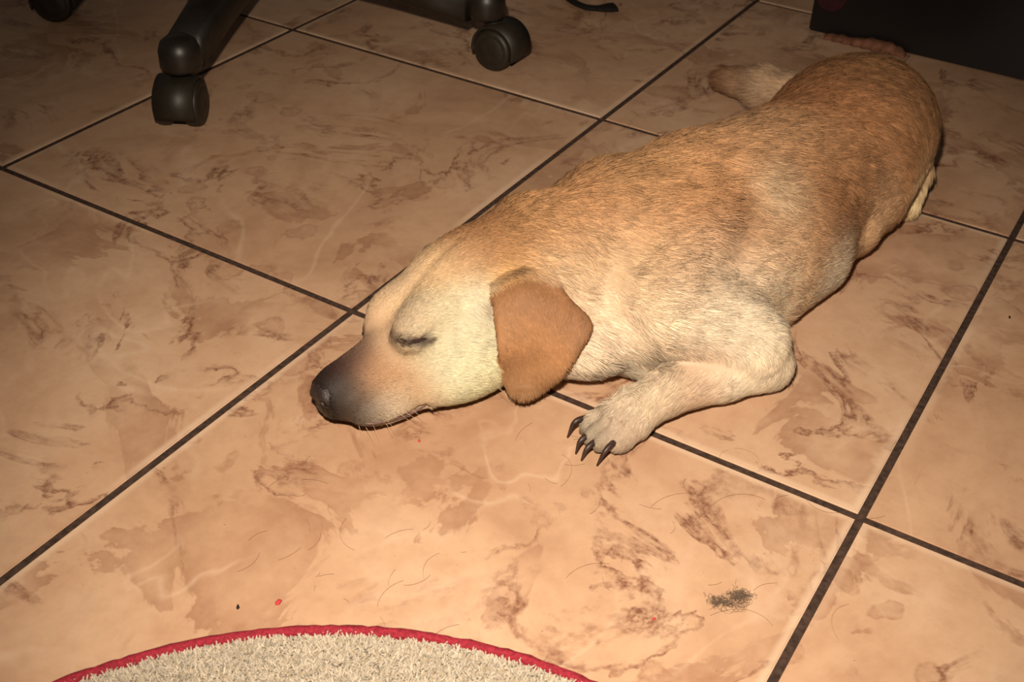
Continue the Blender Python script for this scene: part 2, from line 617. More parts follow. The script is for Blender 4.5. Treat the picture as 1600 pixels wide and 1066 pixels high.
def rot(main, up):
    """rows: side, main, up  (local x = side, y = main, z = up)"""
    y = np.array(main, float); y /= np.linalg.norm(y)
    z = np.array(up, float); z -= y * (z @ y); z /= np.linalg.norm(z)
    return np.array([np.cross(y, z), y, z])


TOES = [(.2515, -.0255, .0120), (.2590, -.0350, .0120), (.2680, -.0375, .0120), (.2790, -.0320, .0125)]
TAIL = [(.280, .515, .055), (.252, .548, .044), (.205, .570, .034), (.140, .580, .026), (.088, .592, .018)]


def ear_sheet():
    """near ear: rows from the root (top) to the tip, each row front -> back, in world space"""
    rows = [
        [(0.1544, -0.0182, 0.0943), (0.1659, -0.0074, 0.1029), (0.1829, 0.0041, 0.103)],
        [(0.1647, -0.0297, 0.0881), (0.1821, -0.0153, 0.0964), (0.2056, 0.0016, 0.0889)],
        [(0.1726, -0.0374, 0.0755), (0.1956, -0.0182, 0.082), (0.2248, 0.0009, 0.0754)],
        [(0.1771, -0.0412, 0.059), (0.1983, -0.0242, 0.0633), (0.2239, -0.0112, 0.0611)],
        [(0.1766, -0.0367, 0.036), (0.1973, -0.0245, 0.042), (0.2157, -0.0185, 0.04)],
        [(0.182, -0.0373, 0.022), (0.1948, -0.0304, 0.025), (0.2043, -0.0214, 0.022)],
        [(0.1884, -0.0382, 0.018), (0.1959, -0.0394, 0.021), (0.1985, -0.0305, 0.018)]]
    R_ = smooth_path(np.array(rows).reshape(len(rows), -1), 44).reshape(44, 3, 3)
    out = []
    for r in R_:
        out.append(smooth_path(r, 30))
    return np.array(out).reshape(-1, 3)


EAR = ear_sheet()


def mirror_head(P, k=1.0):
    """the same points on the dog's other side"""
    q = to_head(np.asarray(P, float)); q[:, 1] *= -k
    w = HO + HS * (q @ HA)
    w[:, 2] = np.maximum(w[:, 2], .008)
    return w


FAR_EAR = mirror_head(EAR, .92)
EAR_ROOT = [(.150, .000, .086), (.170, .014, .086)]
VOX = 0.002
FUR = 330000
NOEAR = False

import time
_t = time.time()
BV, BF = build_body()
BV = relax(BV, BF, 3)
BV[:, 2] = np.maximum(BV[:, 2], 0.0005)
print('dog mesh', len(BV), len(BF), 'z', BV[:, 2].min(), round(time.time() - _t, 1), 's')
#DEV np.savez('/tmp/dog.npz', V=BV, F=BF)
DOG_O = np.array([.25, .25, 0])
dog = empty('dog', DOG_O)
tag(dog, 'short-haired tan and cream dog asleep on the tiles with its chin down', 'dog')


def vert_normals(V, F):
    fn = np.cross(V[F[:, 2]] - V[F[:, 0]], V[F[:, 3]] - V[F[:, 1]])
    n = np.zeros_like(V)
    for i in range(4):
        for a in range(3):
            n[:, a] += np.bincount(F[:, i], fn[:, a], len(V))
    n /= np.linalg.norm(n, axis=1)[:, None] + 1e-12
    if (V * fn_weight(n, V, F)).sum() < 0: n = -n
    return n


def fn_weight(n, V, F):
    return n


BN = vert_normals(BV, BF)

# coat table: surface point, coat colour with some flash falloff in it, hair direction, hair length (mm), reach
ANCH = np.array([
    [0.0886, -0.1317, 0.0467, 0.01, 0.007, 0.005, 0.69, 0.7, 0.21, 3.0, 0.01],
    [0.0889, -0.1158, 0.0524, 0.036, 0.017, 0.019, 0.32, 0.93, 0.17, 3.0, 0.01],
    [0.1024, -0.1294, 0.0385, 0.019, 0.012, 0.01, 0.84, 0.53, -0.11, 3.0, 0.01],
    [0.1113, -0.106, 0.0468, 0.328, 0.174, 0.092, 0.64, 0.77, 0.02, 3.0, 0.013],
    [0.0857, -0.0958, 0.0547, 0.14, 0.079, 0.059, 0.07, 0.99, 0.15, 3.0, 0.01],
    [0.12, -0.1273, 0.0325, 0.061, 0.041, 0.032, 0.78, 0.6, -0.18, 3.0, 0.01],
    [0.1317, -0.1125, 0.0253, 0.571, 0.468, 0.343, 0.37, 0.83, -0.41, 4.0, 0.012],
    [0.1311, -0.0959, 0.0414, 0.374, 0.205, 0.099, 0.66, 0.73, -0.19, 4.0, 0.014],
    [0.0959, -0.0769, 0.0623, 0.553, 0.355, 0.215, 0.07, 0.92, 0.39, 3.0, 0.01],
    [0.1198, -0.0777, 0.0843, 0.363, 0.25, 0.169, 0.45, 0.76, 0.47, 4.0, 0.014],
    [0.1362, -0.061, 0.0804, 0.545, 0.447, 0.281, 0.5, 0.86, 0.02, 5.0, 0.018],
    [0.1463, -0.0675, 0.054, 0.479, 0.44, 0.297, 0.77, 0.61, -0.18, 5.0, 0.018],
    [0.1564, -0.0484, 0.0664, 0.567, 0.521, 0.385, 0.75, 0.65, -0.09, 6.0, 0.018],
    [0.0977, -0.0303, 0.0888, 0.687, 0.46, 0.262, 0.76, 0.28, 0.59, 5.0, 0.016],
    [0.0789, -0.0346, 0.0787, 0.404, 0.28, 0.185, -0.07, 0.97, 0.21, 4.0, 0.01],
    [0.1198, -0.0118, 0.1043, 0.496, 0.302, 0.16, 0.74, 0.61, 0.29, 5.0, 0.018],
    [0.1191, 0.0167, 0.1113, 0.348, 0.162, 0.072, 0.93, 0.11, 0.36, 6.0, 0.018],
    [0.1534, 0.0079, 0.1154, 0.21, 0.088, 0.035, 1.0, -0.08, 0.02, 7.0, 0.018],
    [0.168, -0.053, 0.042, 0.607, 0.537, 0.311, 0.62, 0.68, -0.4, 7.0, 0.016],
    [0.1518, -0.0319, 0.0872, 0.521, 0.479, 0.354, 0.62, -0.42, -0.66, 5.0, 0.012],
    [0.1615, -0.0358, 0.0761, 0.396, 0.318, 0.192, 0.5, -0.23, -0.84, 5.0, 0.01],
    [0.1627, -0.0143, 0.1025, 0.794, 0.428, 0.146, 0.87, 0.35, 0.35, 5.0, 0.01],
    [0.1849, -0.0151, 0.0952, 0.243, 0.114, 0.049, 0.21, -0.02, -0.98, 4.5, 0.014],
    [0.1995, -0.0235, 0.0606, 0.374, 0.186, 0.085, 0.29, 0.72, -0.63, 4.5, 0.018],
    [0.1898, -0.0323, 0.0252, 0.225, 0.114, 0.052, 0.27, -0.39, -0.88, 4.5, 0.014],
    [0.2146, -0.0067, 0.0772, 0.246, 0.115, 0.053, 0.01, -0.49, -0.87, 4.5, 0.016],
    [0.1891, 0.0156, 0.1119, 0.366, 0.21, 0.094, 0.87, 0.19, -0.44, 11.0, 0.026],
    [0.2083, 0.0164, 0.0928, 0.627, 0.498, 0.328, 0.73, 0.26, -0.64, 12.0, 0.026],
    [0.227, 0.0182, 0.0762, 0.548, 0.367, 0.286, 0.88, 0.21, -0.42, 12.0, 0.029],
    [0.2409, 0.0083, 0.0452, 0.78, 0.639, 0.464, 0.47, 0.58, -0.67, 13.0, 0.026],
    [0.1819, 0.0525, 0.1327, 0.399, 0.189, 0.092, 0.98, 0.21, 0.0, 13.0, 0.029],
    [0.1588, 0.0355, 0.1281, 0.533, 0.287, 0.13, 0.99, 0.08, 0.09, 11.0, 0.026],
    [0.2141, 0.0936, 0.1463, 0.419, 0.233, 0.109, 0.9, 0.42, -0.08, 14.0, 0.036],
    [0.226, 0.0553, 0.1186, 0.305, 0.154, 0.072, 0.96, 0.25, -0.08, 14.0, 0.031],
    [0.2492, 0.0336, 0.1016, 0.712, 0.501, 0.287, 0.97, -0.08, 0.21, 12.0, 0.029],
    [0.2736, 0.0481, 0.1114, 0.219, 0.073, 0.027, 0.91, 0.4, -0.12, 12.0, 0.016],
    [0.2733, 0.0981, 0.1303, 0.379, 0.162, 0.07, 0.78, 0.56, -0.28, 14.0, 0.034],
    [0.3021, 0.092, 0.0921, 0.85, 0.697, 0.51, 0.35, 0.8, -0.49, 11.0, 0.029],
    [0.3121, 0.0509, 0.076, 0.701, 0.587, 0.449, 0.74, 0.6, -0.28, 9.0, 0.029],
    [0.3459, 0.0708, 0.0508, 0.647, 0.511, 0.355, 0.46, 0.38, -0.8, 7.0, 0.018],
    [0.2892, 0.0388, 0.0942, 0.614, 0.503, 0.368, 0.73, 0.62, -0.29, 10.0, 0.026],
    [0.3066, 0.0384, 0.0426, 0.49, 0.28, 0.167, -0.63, -0.78, -0.05, 6.0, 0.018],
    [0.3388, 0.0639, 0.0342, 0.85, 0.697, 0.51, -0.72, -0.7, 0.02, 6.0, 0.018],
    [0.2911, 0.0059, 0.0377, 0.536, 0.394, 0.268, -0.37, -0.88, -0.3, 6.0, 0.016],
    [0.272, -0.0325, 0.0257, 0.368, 0.263, 0.188, -0.35, -0.61, -0.71, 3.0, 0.012],
    [0.257, -0.0425, 0.0191, 0.218, 0.179, 0.131, -0.39, -0.77, -0.5, 2.4, 0.01],
    [0.2936, 0.1771, 0.1248, 0.501, 0.411, 0.283, 0.8, 0.22, -0.55, 13.0, 0.018],
    [0.2999, 0.1299, 0.1062, 0.398, 0.197, 0.089, 0.59, 0.73, -0.35, 13.0, 0.029],
    [0.3258, 0.1691, 0.0829, 0.85, 0.51, 0.283, 0.33, 0.86, -0.4, 13.0, 0.029],
    [0.3265, 0.2172, 0.1016, 0.302, 0.13, 0.054, 0.42, 0.79, -0.45, 13.0, 0.034],
    [0.3223, 0.1368, 0.0662, 0.85, 0.697, 0.51, 0.26, 0.86, -0.44, 11.0, 0.023],
    [0.3421, 0.2182, 0.0474, 0.85, 0.697, 0.51, 0.21, 0.97, -0.11, 9.0, 0.021],
    [0.346, 0.3096, 0.0599, 0.85, 0.525, 0.299, 0.21, 0.97, 0.15, 9.0, 0.023],
    [0.2386, 0.1567, 0.1504, 0.525, 0.276, 0.135, 0.74, 0.65, -0.16, 14.0, 0.036],
    [0.2587, 0.2413, 0.1469, 0.521, 0.291, 0.153, 0.81, 0.57, -0.11, 14.0, 0.039],
    [0.2731, 0.3645, 0.1337, 0.413, 0.183, 0.081, 0.94, 0.33, 0.01, 14.0, 0.039],
    [0.3111, 0.436, 0.1322, 0.351, 0.175, 0.082, 0.92, -0.29, -0.26, 14.0, 0.039],
    [0.3467, 0.4092, 0.1041, 0.405, 0.199, 0.091, 0.49, 0.29, -0.82, 13.0, 0.034],
    [0.328, 0.3041, 0.1112, 0.481, 0.241, 0.115, 0.41, 0.78, -0.47, 14.0, 0.039],
    [0.3585, 0.4174, 0.0485, 0.85, 0.609, 0.354, -0.06, -0.56, -0.83, 10.0, 0.021],
    [0.0836, 0.5834, 0.0278, 0.171, 0.06, 0.021, -0.9, 0.28, -0.33, 16.0, 0.026],
    [0.1343, 0.5581, 0.0347, 0.459, 0.297, 0.185, -0.94, 0.16, -0.3, 18.0, 0.039],
])



EAR_ROWS = np.zeros(len(ANCH), bool); EAR_ROWS[22:26] = True
from mathutils.kdtree import KDTree
BOTH_EARS = np.vstack([EAR, FAR_EAR])
_ek = KDTree(len(BOTH_EARS))
for _i, _p in enumerate(BOTH_EARS): _ek.insert(_p, _i)
_ek.balance()


def near_ear(P):
    """1 on the ear flap, 0 elsewhere, soft at the root"""
    out = np.zeros(len(P))
    box = np.where(((P > BOTH_EARS.min(0) - .008) & (P < BOTH_EARS.max(0) + .008)).all(1))[0]
    for i in box:
        co, k, d = _ek.find(P[i])
        row = (k % len(EAR) // 30) / 44.0
        out[i] = np.clip((.0062 - d) / .0012, 0, 1) * np.clip(.55 + row / .2, .0, 1)
    return out


def coat(P, chunk=40000):
    """colour, flow, length at points by normalised Gaussian blending of the coat table"""
    A = ANCH
    ear = near_ear(P)
    col = np.empty((len(P), 3)); flow = np.empty((len(P), 3)); ln = np.empty(len(P))
    for i in range(0, len(P), chunk):
        p = P[i:i + chunk]
        d2 = ((p[:, None, :] - A[None, :, :3]) ** 2).sum(-1)
        w = np.exp(-d2 / (2 * A[:, 10] ** 2)) + 2e-6 / (d2 + 2e-4)
        e = ear[i:i + chunk][:, None]
        w *= np.where(EAR_ROWS[None, :], e, 1 - e) + 1e-4
        w /= w.sum(1)[:, None]
        col[i:i + chunk] = w @ A[:, 3:6]; flow[i:i + chunk] = w @ A[:, 6:9]; ln[i:i + chunk] = w @ A[:, 9]
    flow /= np.linalg.norm(flow, axis=1)[:, None] + 1e-9
    return col, flow, ln * .001


def seg_dist(P, path):
    d = np.full(len(P), 9.0)
    path = np.asarray(path)
    for a, b in zip(path[:-1], path[1:]):
        ba = b - a; t = np.clip(((P - a) @ ba) / (ba @ ba), 0, 1)
        d = np.minimum(d, np.linalg.norm(P - a - t[:, None] * ba, axis=1))
    return d


def wobble(P, f, seed):
    r = np.random.default_rng(seed); out = np.zeros(len(P))
    for _ in range(6):
        k = r.normal(size=3); k /= np.linalg.norm(k)
        out += np.sin(P @ k * f * r.uniform(.6, 1.6) + r.uniform(0, 6.28))
    return out / 6


EYE_PATH = np.array([[.1060, -.0821, .0684], [.1165, -.0868, .0715], [.1235, -.0851, .0722], [.1279, -.0803, .0704], [.1321, -.0740, .0700]])
_far = mirror_head(EYE_PATH) - HA[2] * .009 - HA[1] * .003
FAR_EYE_PATH = np.array([BV[np.argmin(((BV - p) ** 2).sum(1))] for p in _far])
LIP_PATH = np.array([[.1043, -.1346, .0222], [.1208, -.1294, .0220], [.1299, -.1092, .0175], [.1345, -.0971, .0166], [.1416, -.0881, .0216]])
MARK_DARK = srgb(52, 36, 32)
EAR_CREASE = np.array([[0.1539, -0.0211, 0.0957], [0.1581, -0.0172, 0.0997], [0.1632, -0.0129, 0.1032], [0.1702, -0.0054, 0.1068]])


def coat_marks(P, col):
    """fixed coat markings: dark eye rim, lip, whisker dots, wavy rump banding; plus shading painted on the ear"""
    e = np.clip(1 - (seg_dist(P - np.array([.0008, -.0008, -.0012]), EYE_PATH) - .0014) / .0048, 0, 1)[:, None] ** .8
    col = col * (1 - .88 * e) + MARK_DARK * .88 * e
    e = np.clip(1 - (seg_dist(P, FAR_EYE_PATH) - .0014) / .0048, 0, 1)[:, None] ** .8
    col = col * (1 - .88 * e) + MARK_DARK * .88 * e
    l = np.clip(1 - seg_dist(P, LIP_PATH) / .003, 0, 1)[:, None]
    col = col * (1 - .45 * l) + srgb(120, 90, 82) * .45 * l
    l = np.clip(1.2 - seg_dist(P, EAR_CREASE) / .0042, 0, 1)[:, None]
    col = col * (1 - .62 * l) + MARK_DARK * 1.6 * .62 * l  # shade in the fold at the ear root, painted as a dark line
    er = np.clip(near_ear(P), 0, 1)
    rim = er * np.clip(1 - seg_dist(P, EAR_RIM) / .007, 0, 1)  # back edge of the ear shaded through its colour
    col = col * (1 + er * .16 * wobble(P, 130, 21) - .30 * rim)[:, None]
    for c, r in WHISKER_DOTS:
        k = np.clip(1.3 - np.linalg.norm(P - c, axis=1) / r, 0, 1)[:, None]
        col = col * (1 - .6 * k) + MARK_DARK * .6 * k
    k = np.clip(1.4 - np.linalg.norm((P - np.array([.1585, -.0330, .0855])) * np.array([1.6, 1.6, .8]), axis=1) / .0075, 0, 1)[:, None]
    col = col * (1 - .62 * k) + srgb(118, 90, 80) * .62 * k                      # thinly haired spot in front of the ear
    y = P[:, 1]
    band = np.clip((y - .30) / .12, 0, 1) * (.5 + .5 * np.sin(y * 300 + 4 * wobble(P, 30, 3) + P[:, 0] * 60)) * np.clip((P[:, 2] - .05) / .04, 0, 1)
    col = col * (1 - (.20 + .16 * np.clip((y - .40) / .08, 0, 1))[:, None] * band[:, None])
    col = col * (1 + .10 * wobble(P, 70, 5)[:, None] * np.clip((y - .0) / .08, 0, 1)[:, None])
    return np.clip(col, .01, .9)


EAR_RIM = EAR.reshape(44, 30, 3)[8:, -1][::4]
WHISKER_DOTS = [(np.array(c), .0022) for c in ((.1055, -.1180, .0455), (.1090, -.1230, .0420), (.1180, -.1170, .0350), (.1150, -.1255, .0330), (.1250, -.1090, .0330), (.1060, -.0790, .0800))]

vcol, _, vlen = coat(BV)
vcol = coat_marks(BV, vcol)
bmesh_ = quad_mesh('dog_body', BV - DOG_O, BF)
ca = bmesh_.color_attributes.new('col', 'FLOAT_COLOR', 'POINT')
ca.data.foreach_set('color', np.c_[vcol * .85, np.ones(len(vcol))].astype(np.float32).ravel())


def coat_material(name, hair):
    mt, nt, bs = new_mat(name)
    at_ = N(nt, 'ShaderNodeAttribute', attribute_name='col')
    nt.links.new(at_.outputs['Color'], bs.inputs['Base Color'])
    bs.inputs['Roughness'].default_value = .6
    bs.inputs['Specular IOR Level'].default_value = .18
    if hair:
        an = N(nt, 'ShaderNodeAttribute', attribute_name='nrm')
        g = N(nt, 'ShaderNodeNewGeometry')
        sc_ = N(nt, 'ShaderNodeVectorMath', operation='SCALE'); sc_.inputs['Scale'].default_value = .45
        nt.links.new(g.outputs['Normal'], sc_.inputs[0])
        ad = N(nt, 'ShaderNodeVectorMath', operation='ADD')
        nt.links.new(an.outputs['Vector'], ad.inputs[0]); nt.links.new(sc_.outputs[0], ad.inputs[1])
        nm = N(nt, 'ShaderNodeVectorMath', operation='NORMALIZE')
        nt.links.new(ad.outputs[0], nm.inputs[0]); nt.links.new(nm.outputs[0], bs.inputs['Normal'])
    return mt


body = link('body', bmesh_, coat_material('dog_skin', False), dog)


def hair_object(name, pts, rad, col, nrm, mat, parent, origin):
    """pts (n, k, 3) world, rad (n, k)"""
    n, k = pts.shape[:2]
    cu = bpy.data.hair_curves.new(name)
    cu.add_curves([k] * n)
    cu.points.foreach_set('position', (pts - origin).astype(np.float32).ravel())
    ra = cu.attributes.get('radius') or cu.attributes.new('radius', 'FLOAT', 'POINT')
    ra.data.foreach_set('value', rad.astype(np.float32).ravel())
    c = cu.attributes.new('col', 'FLOAT_COLOR', 'CURVE')
    c.data.foreach_set('color', np.c_[col, np.ones(n)].astype(np.float32).ravel())
    if nrm is not None:
        a = cu.attributes.new('nrm', 'FLOAT_VECTOR', 'CURVE')
        a.data.foreach_set('vector', nrm.astype(np.float32).ravel())
    cu.materials.append(mat)
    o = bpy.data.objects.new(name, cu)
    COL.objects.link(o)
    if parent is not None: o.parent = parent
    return o


def grow_fur(count):
    tri = np.vstack([BF[:, [0, 1, 2]], BF[:, [0, 2, 3]]])
    a, b, c = BV[tri[:, 0]], BV[tri[:, 1]], BV[tri[:, 2]]
    area = np.linalg.norm(np.cross(b - a, c - a), axis=1) / 2
    w = area / np.clip(vlen[tri[:, 0]], .0028, 1)
    w *= (a[:, 2] > .003)
    pick = rng.choice(len(tri), count, p=w / w.sum())
    u = rng.random((count, 2)); f = u.sum(1) > 1; u[f] = 1 - u[f]
    t = tri[pick]
    mixv = lambda X: X[t[:, 0]] * (1 - u.sum(1))[:, None] + X[t[:, 1]] * u[:, :1] + X[t[:, 2]] * u[:, 1:]
    root = mixv(BV); nrm = mixv(BN); nrm /= np.linalg.norm(nrm, axis=1)[:, None]
    col, flow, ln = coat(root)
    keep = (ln > .0018) & (seg_dist(root, EYE_PATH) > .0016)
    root, nrm, col, flow, ln = root[keep], nrm[keep], col[keep], flow[keep], ln[keep]
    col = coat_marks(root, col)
    n = len(root)
    # tufts: every hair follows the nearest of a few thousand guides
    gi = rng.choice(n, 9000, replace=False)
    kd = KDTree(len(gi))
    for i, g in enumerate(gi): kd.insert(root[g], i)
    kd.balance()
    near = np.array([kd.find(p)[1] for p in root.tolist()])
    gb = rng.normal(0, 1, len(gi)); gt = rng.normal(0, 1, (len(gi), 3))
    long_ = np.clip((ln - .003) / .009, 0, 1)
    flow = flow + gt[near] * (.05 + .16 * long_)[:, None] + rng.normal(0, .10, (n, 3))
    flow -= nrm * (flow * nrm).sum(1)[:, None]
    flow /= np.linalg.norm(flow, axis=1)[:, None] + 1e-9
    bright = 1 + gb[near] * (.035 + .085 * long_) + rng.normal(0, .13, n)
    pale_h = rng.random(n) < .16
    bright = np.where(pale_h, bright * (1.12 + .22 * long_), bright * (1 - .03 * long_))
    muz = np.clip(1 - np.linalg.norm(root - H(.02, .015, .025), axis=1) / .055, 0, 1)       # grizzled muzzle
    dk = rng.random(n) < .10 + .45 * muz
    bright = np.where(dk, bright * (.86 - .45 * muz), bright * (1 + .22 * muz))
    warm = rng.normal(0, .05, n)
    col = col * np.clip(bright, .3, 1.6)[:, None] * np.stack([1 + warm * .3, 1 - warm * .3, 1 - warm], 1)
    ln = ln * rng.uniform(.7, 1.25, n)
    lift = rng.uniform(.16, .36, n)
    s = np.array([0, .33, .67, 1.0])
    pts = root[:, None, :] - nrm[:, None, :] * .0004 + flow[:, None, :] * (ln[:, None] * s)[..., None] \
        + nrm[:, None, :] * (ln[:, None] * (lift[:, None] * s - .45 * lift[:, None] * s * s))[..., None]
    pts[..., 2] = np.maximum(pts[..., 2], .0006)
    r0 = .00014 + .00006 * long_
    rad = r0[:, None] * np.array([1., .95, .7, .15])
    return hair_object('fur', pts, rad, np.clip(col, .005, .92), nrm, coat_material('dog_fur', True), dog, DOG_O)


fur = grow_fur(FUR)
fur['kind'] = 'stuff'

# whiskers
wp, wr = [], []
for s0, l0, h0, ds, dl, dh, L_ in [(.022, .026, .020, .1, .8, -.25, .030), (.030, .028, .018, .3, .8, -.3, .034), (.036, .030, .014, .4, .7, -.35, .030), (.020, .024, .012, -.2, .7, -.5, .018),
                                   (.028, .026, .008, 0, .6, -.6, .016), (.046, .030, .010, .3, .7, -.45, .020), (.100, .050, .012, .25, .75, -.4, .036), (.102, .051, .014, .1, .8, -.35, .030), (.012, .020, .010, -.3, .7, -.5, .014), (.016, .021, .006, -.1, .7, -.6, .015)]:
    a = H(s0, l0, h0); d = np.array([ds, dl, dh]) @ HA
    q = np.array([a + d * L_ * t + np.array([0, 0, -.25 * L_ * t * t]) for t in np.linspace(0, 1, 7)])
    q[:, 2] = np.maximum(q[:, 2], .0008)
    wp.append(q); wr.append(np.linspace(.00016, .00004, 7))
wh = hair_object('whiskers', np.array(wp), np.array(wr), np.tile(srgb(190, 160, 130), (len(wp), 1)), None, coat_material('whisker_hair', False), dog, DOG_O)
wh['kind'] = 'stuff'

# closed eye: dark rim lying in the crease; lip edge
eye_m = plain('eyelid_skin', srgb(46, 32, 30), .45, .4, .3, 400)
t_ = np.linspace(-1, 1, 24)
for path in (EYE_PATH, FAR_EYE_PATH):
    p = smooth_path(path, 24)
    link('closed_eyelid', tube('closed_eyelid', p - DOG_O, .0023 * np.sqrt(np.clip(1 - t_ ** 2, .03, 1)), 10), eye_m, dog)
p = smooth_path(LIP_PATH, 26)
link('lip', tube('lip', p - DOG_O, .0011 * np.sqrt(np.clip(1 - np.linspace(-1, 1, 26) ** 2, .05, 1)), 8), plain('lip_skin', srgb(100, 74, 68), .55, .3, .3, 400), dog)

# nose leather
ND = Field(H(.006, 0, .034) - .026, H(.006, 0, .034) + .026, .0008)
ND.ell(H(.009, 0, .0365), np.array([.0120, .0120, .0098]) * HS, .0, HA)
ND.ell(H(.0035, .0055, .0315), np.array([.0080, .0075, .0080]) * HS, .004, HA)
ND.ell(H(.0035, -.0055, .0315), np.array([.0080, .0075, .0080]) * HS, .004, HA)
for sg in (1, -1):
    ND.ell(H(-.0030, sg * .0062, .0295), np.array([.0058, .0034, .0029]) * HS, .002, HA, cut=True)
    ND.cone(H(.000, sg * .0080, .0280), H(.008, sg * .0130, .0270), .0013, .0012, .002, cut=True)
ND.cone(H(-.006, 0, .036), H(-.004, 0, .020), .0010, .0010, .002, cut=True)
NV, NF = ND.mesh(); NV = relax(NV, NF, 2)
nose = link('nose', quad_mesh('nose', NV - DOG_O, NF), plain('nose_leather', srgb(36, 25, 24), .5, .5, .25, 900, .35), dog)
nose['label'] = 'dark brown wet-looking nose'

# claws of the near fore paw
claw_m = plain('claw_horn', srgb(50, 34, 30), .45, .4, .4, 300)
for c in [[(.2470, -.0270, .0150), (.2405, -.0385, .0158), (.2372, -.0425, .0020)], [(.2565, -.0400, .0130), (.2522, -.0500, .0118), (.2512, -.0548, .0018)],
          [(.2640, -.0425, .0130), (.2600, -.0535, .0112), (.2583, -.0590, .0018)], [(.2765, -.0370, .0150), (.2735, -.0505, .0135), (.2705, -.0575, .0018)]]:
    q = smooth_path(c, 12)
    link('claw', tube('claw', q - DOG_O, np.linspace(.0031, .0009, 12) * np.r_[np.ones(8), .95, .9, .85, .7], 10), claw_m, dog)

# ================================================================== OFFICE CHAIR
black = plain('black_plastic', srgb(30, 25, 20), .42, .5, .2, 90, .05)
black2 = plain('black_caster_plastic', srgb(36, 30, 22), .5, .45, .2, 150, .05)
fabric = plain('dark_seat_fabric', srgb(32, 28, 28), .9, .2, .3, 300, .3)
HUB = np.array([-.520, .480])
chair = empty('office_chair', (HUB[0], HUB[1], 0))
tag(chair, 'black plastic office chair base with long arms and twin-wheel casters', 'chair')
ENDS = [(-.369, .184), (-.186, .498), (-.7075, .316)]
a2 = math.atan2(ENDS[0][1] - HUB[1], ENDS[0][0] - HUB[0])
angs = [a2, math.atan2(ENDS[1][1] - HUB[1], ENDS[1][0] - HUB[0]), math.atan2(ENDS[2][1] - HUB[1], ENDS[2][0] - HUB[0])]
angs += [angs[1] + math.radians(72), angs[1] + math.radians(144)]
rads = [np.hypot(e[0] - HUB[0], e[1] - HUB[1]) for e in ENDS] + [.325, .325]


def arm_mesh(L_):
    """tapered arm along +x with a rounded, down-turned end socket"""
    bm = bmesh.new()
    st = [(.03, .118, .058, .030), (.12, .112, .050, .027), (.22, .103, .044, .0235), (L_ - .02, .094, .040, .0215)]
    rings = []
    for x, zt, h, w in st:
        ring = []
        for k in range(16):
            a = 2 * math.pi * k / 16
            cx, cz = math.cos(a), math.sin(a)
            e = .55
            ring.append(bm.verts.new((x, w * math.copysign(abs(cx) ** e, cx), zt - h / 2 + h / 2 * math.copysign(abs(cz) ** e, cz))))
        rings.append(ring)
    for r0, r1 in zip(rings, rings[1:]):
        for k in range(16):
            bm.faces.new((r0[k], r0[(k + 1) % 16], r1[(k + 1) % 16], r1[k]))
    bm.faces.new(rings[0]); bm.faces.new(rings[-1])
    prof = [(.0, .0985), (.012, .0975), (.019, .092), (.0222, .083), (.0225, .066), (.0205, .0625), (.0, .0625)]
    prev = None
    for r, z in prof:
        if r == 0:
            ring = [bm.verts.new((L_, 0, z))]
        else:
            ring = [bm.verts.new((L_ + r * math.cos(2 * math.pi * k / 24), r * math.sin(2 * math.pi * k / 24), z)) for k in range(24)]
        if prev:
            for k in range(24):
                A_ = prev[k % len(prev)], prev[(k + 1) % len(prev)], ring[(k + 1) % len(ring)], ring[k % len(ring)]
                u = list(dict.fromkeys(A_))
                if len(u) >= 3: bm.faces.new(u)
        prev = ring
    return bm_mesh('base_arm', bm)


def lathe(bm, prof, seg=28, M=None):
    """revolve (r, z) about z, transformed by M"""
    M = M or Matrix()
    prev = None
    for r, z in prof:
        ring = [bm.verts.new(M @ Vector((0, 0, z)))] if r < 1e-6 else \
            [bm.verts.new(M @ Vector((r * math.cos(2 * math.pi * k / seg), r * math.sin(2 * math.pi * k / seg), z))) for k in range(seg)]
        if prev:
            for k in range(seg):
                u = list(dict.fromkeys((prev[k % len(prev)], prev[(k + 1) % len(prev)], ring[(k + 1) % len(ring)], ring[k % len(ring)])))
                if len(u) >= 3: bm.faces.new(u)
        prev = ring


def wheel_mesh():
    bm = bmesh.new()
    lathe(bm, [(0, .0085), (.006, .0095), (.017, .0090), (.0182, .0080), (.0195, .0084), (.0232, .0076), (.0250, .0050), (.0255, 0), (.0250, -.0050), (.0232, -.0080), (.010, -.0085), (0, -.0085)], 32,
          Matrix.Rotation(math.pi / 2, 4, 'X'))
    return bm_mesh('wheel', bm)


def hood_mesh():
    """curved cover between the wheels (axle along y), open at the bottom, with the stem on top"""
    bm = bmesh.new()
    w = .0215
    for (r0, r1, ww, a0, a1) in ((.0262, .0292, w, -20, 196), (.0, .0150, .004, 0, 360)):
        n = 26
        prev = None
        for k in range(n + 1):
            a = math.radians(a0 + (a1 - a0) * k / n)
            c, s = math.cos(a), math.sin(a)
            ring = [bm.verts.new((max(r0, .0005) * c, -ww, max(r0, .0005) * s)), bm.verts.new((max(r0, .0005) * c, ww, max(r0, .0005) * s)),
                    bm.verts.new((r1 * c, ww, r1 * s)), bm.verts.new((r1 * c, -ww, r1 * s))]
            if prev:
                for j in range(4):
                    bm.faces.new((prev[j], prev[(j + 1) % 4], ring[(j + 1) % 4], ring[j]))
            else:
                bm.faces.new(ring)
            prev = ring
        bm.faces.new(prev)
    lathe(bm, [(0, .022), (.012, .022), (.012, .033), (.0055, .034), (.0055, .040), (0, .040)], 16, Matrix.Translation((-.012, 0, 0)))
    return bm_mesh('caster', bm)


wheel_me, hood_me = wheel_mesh(), hood_mesh()
wheel_me.materials.append(black2)
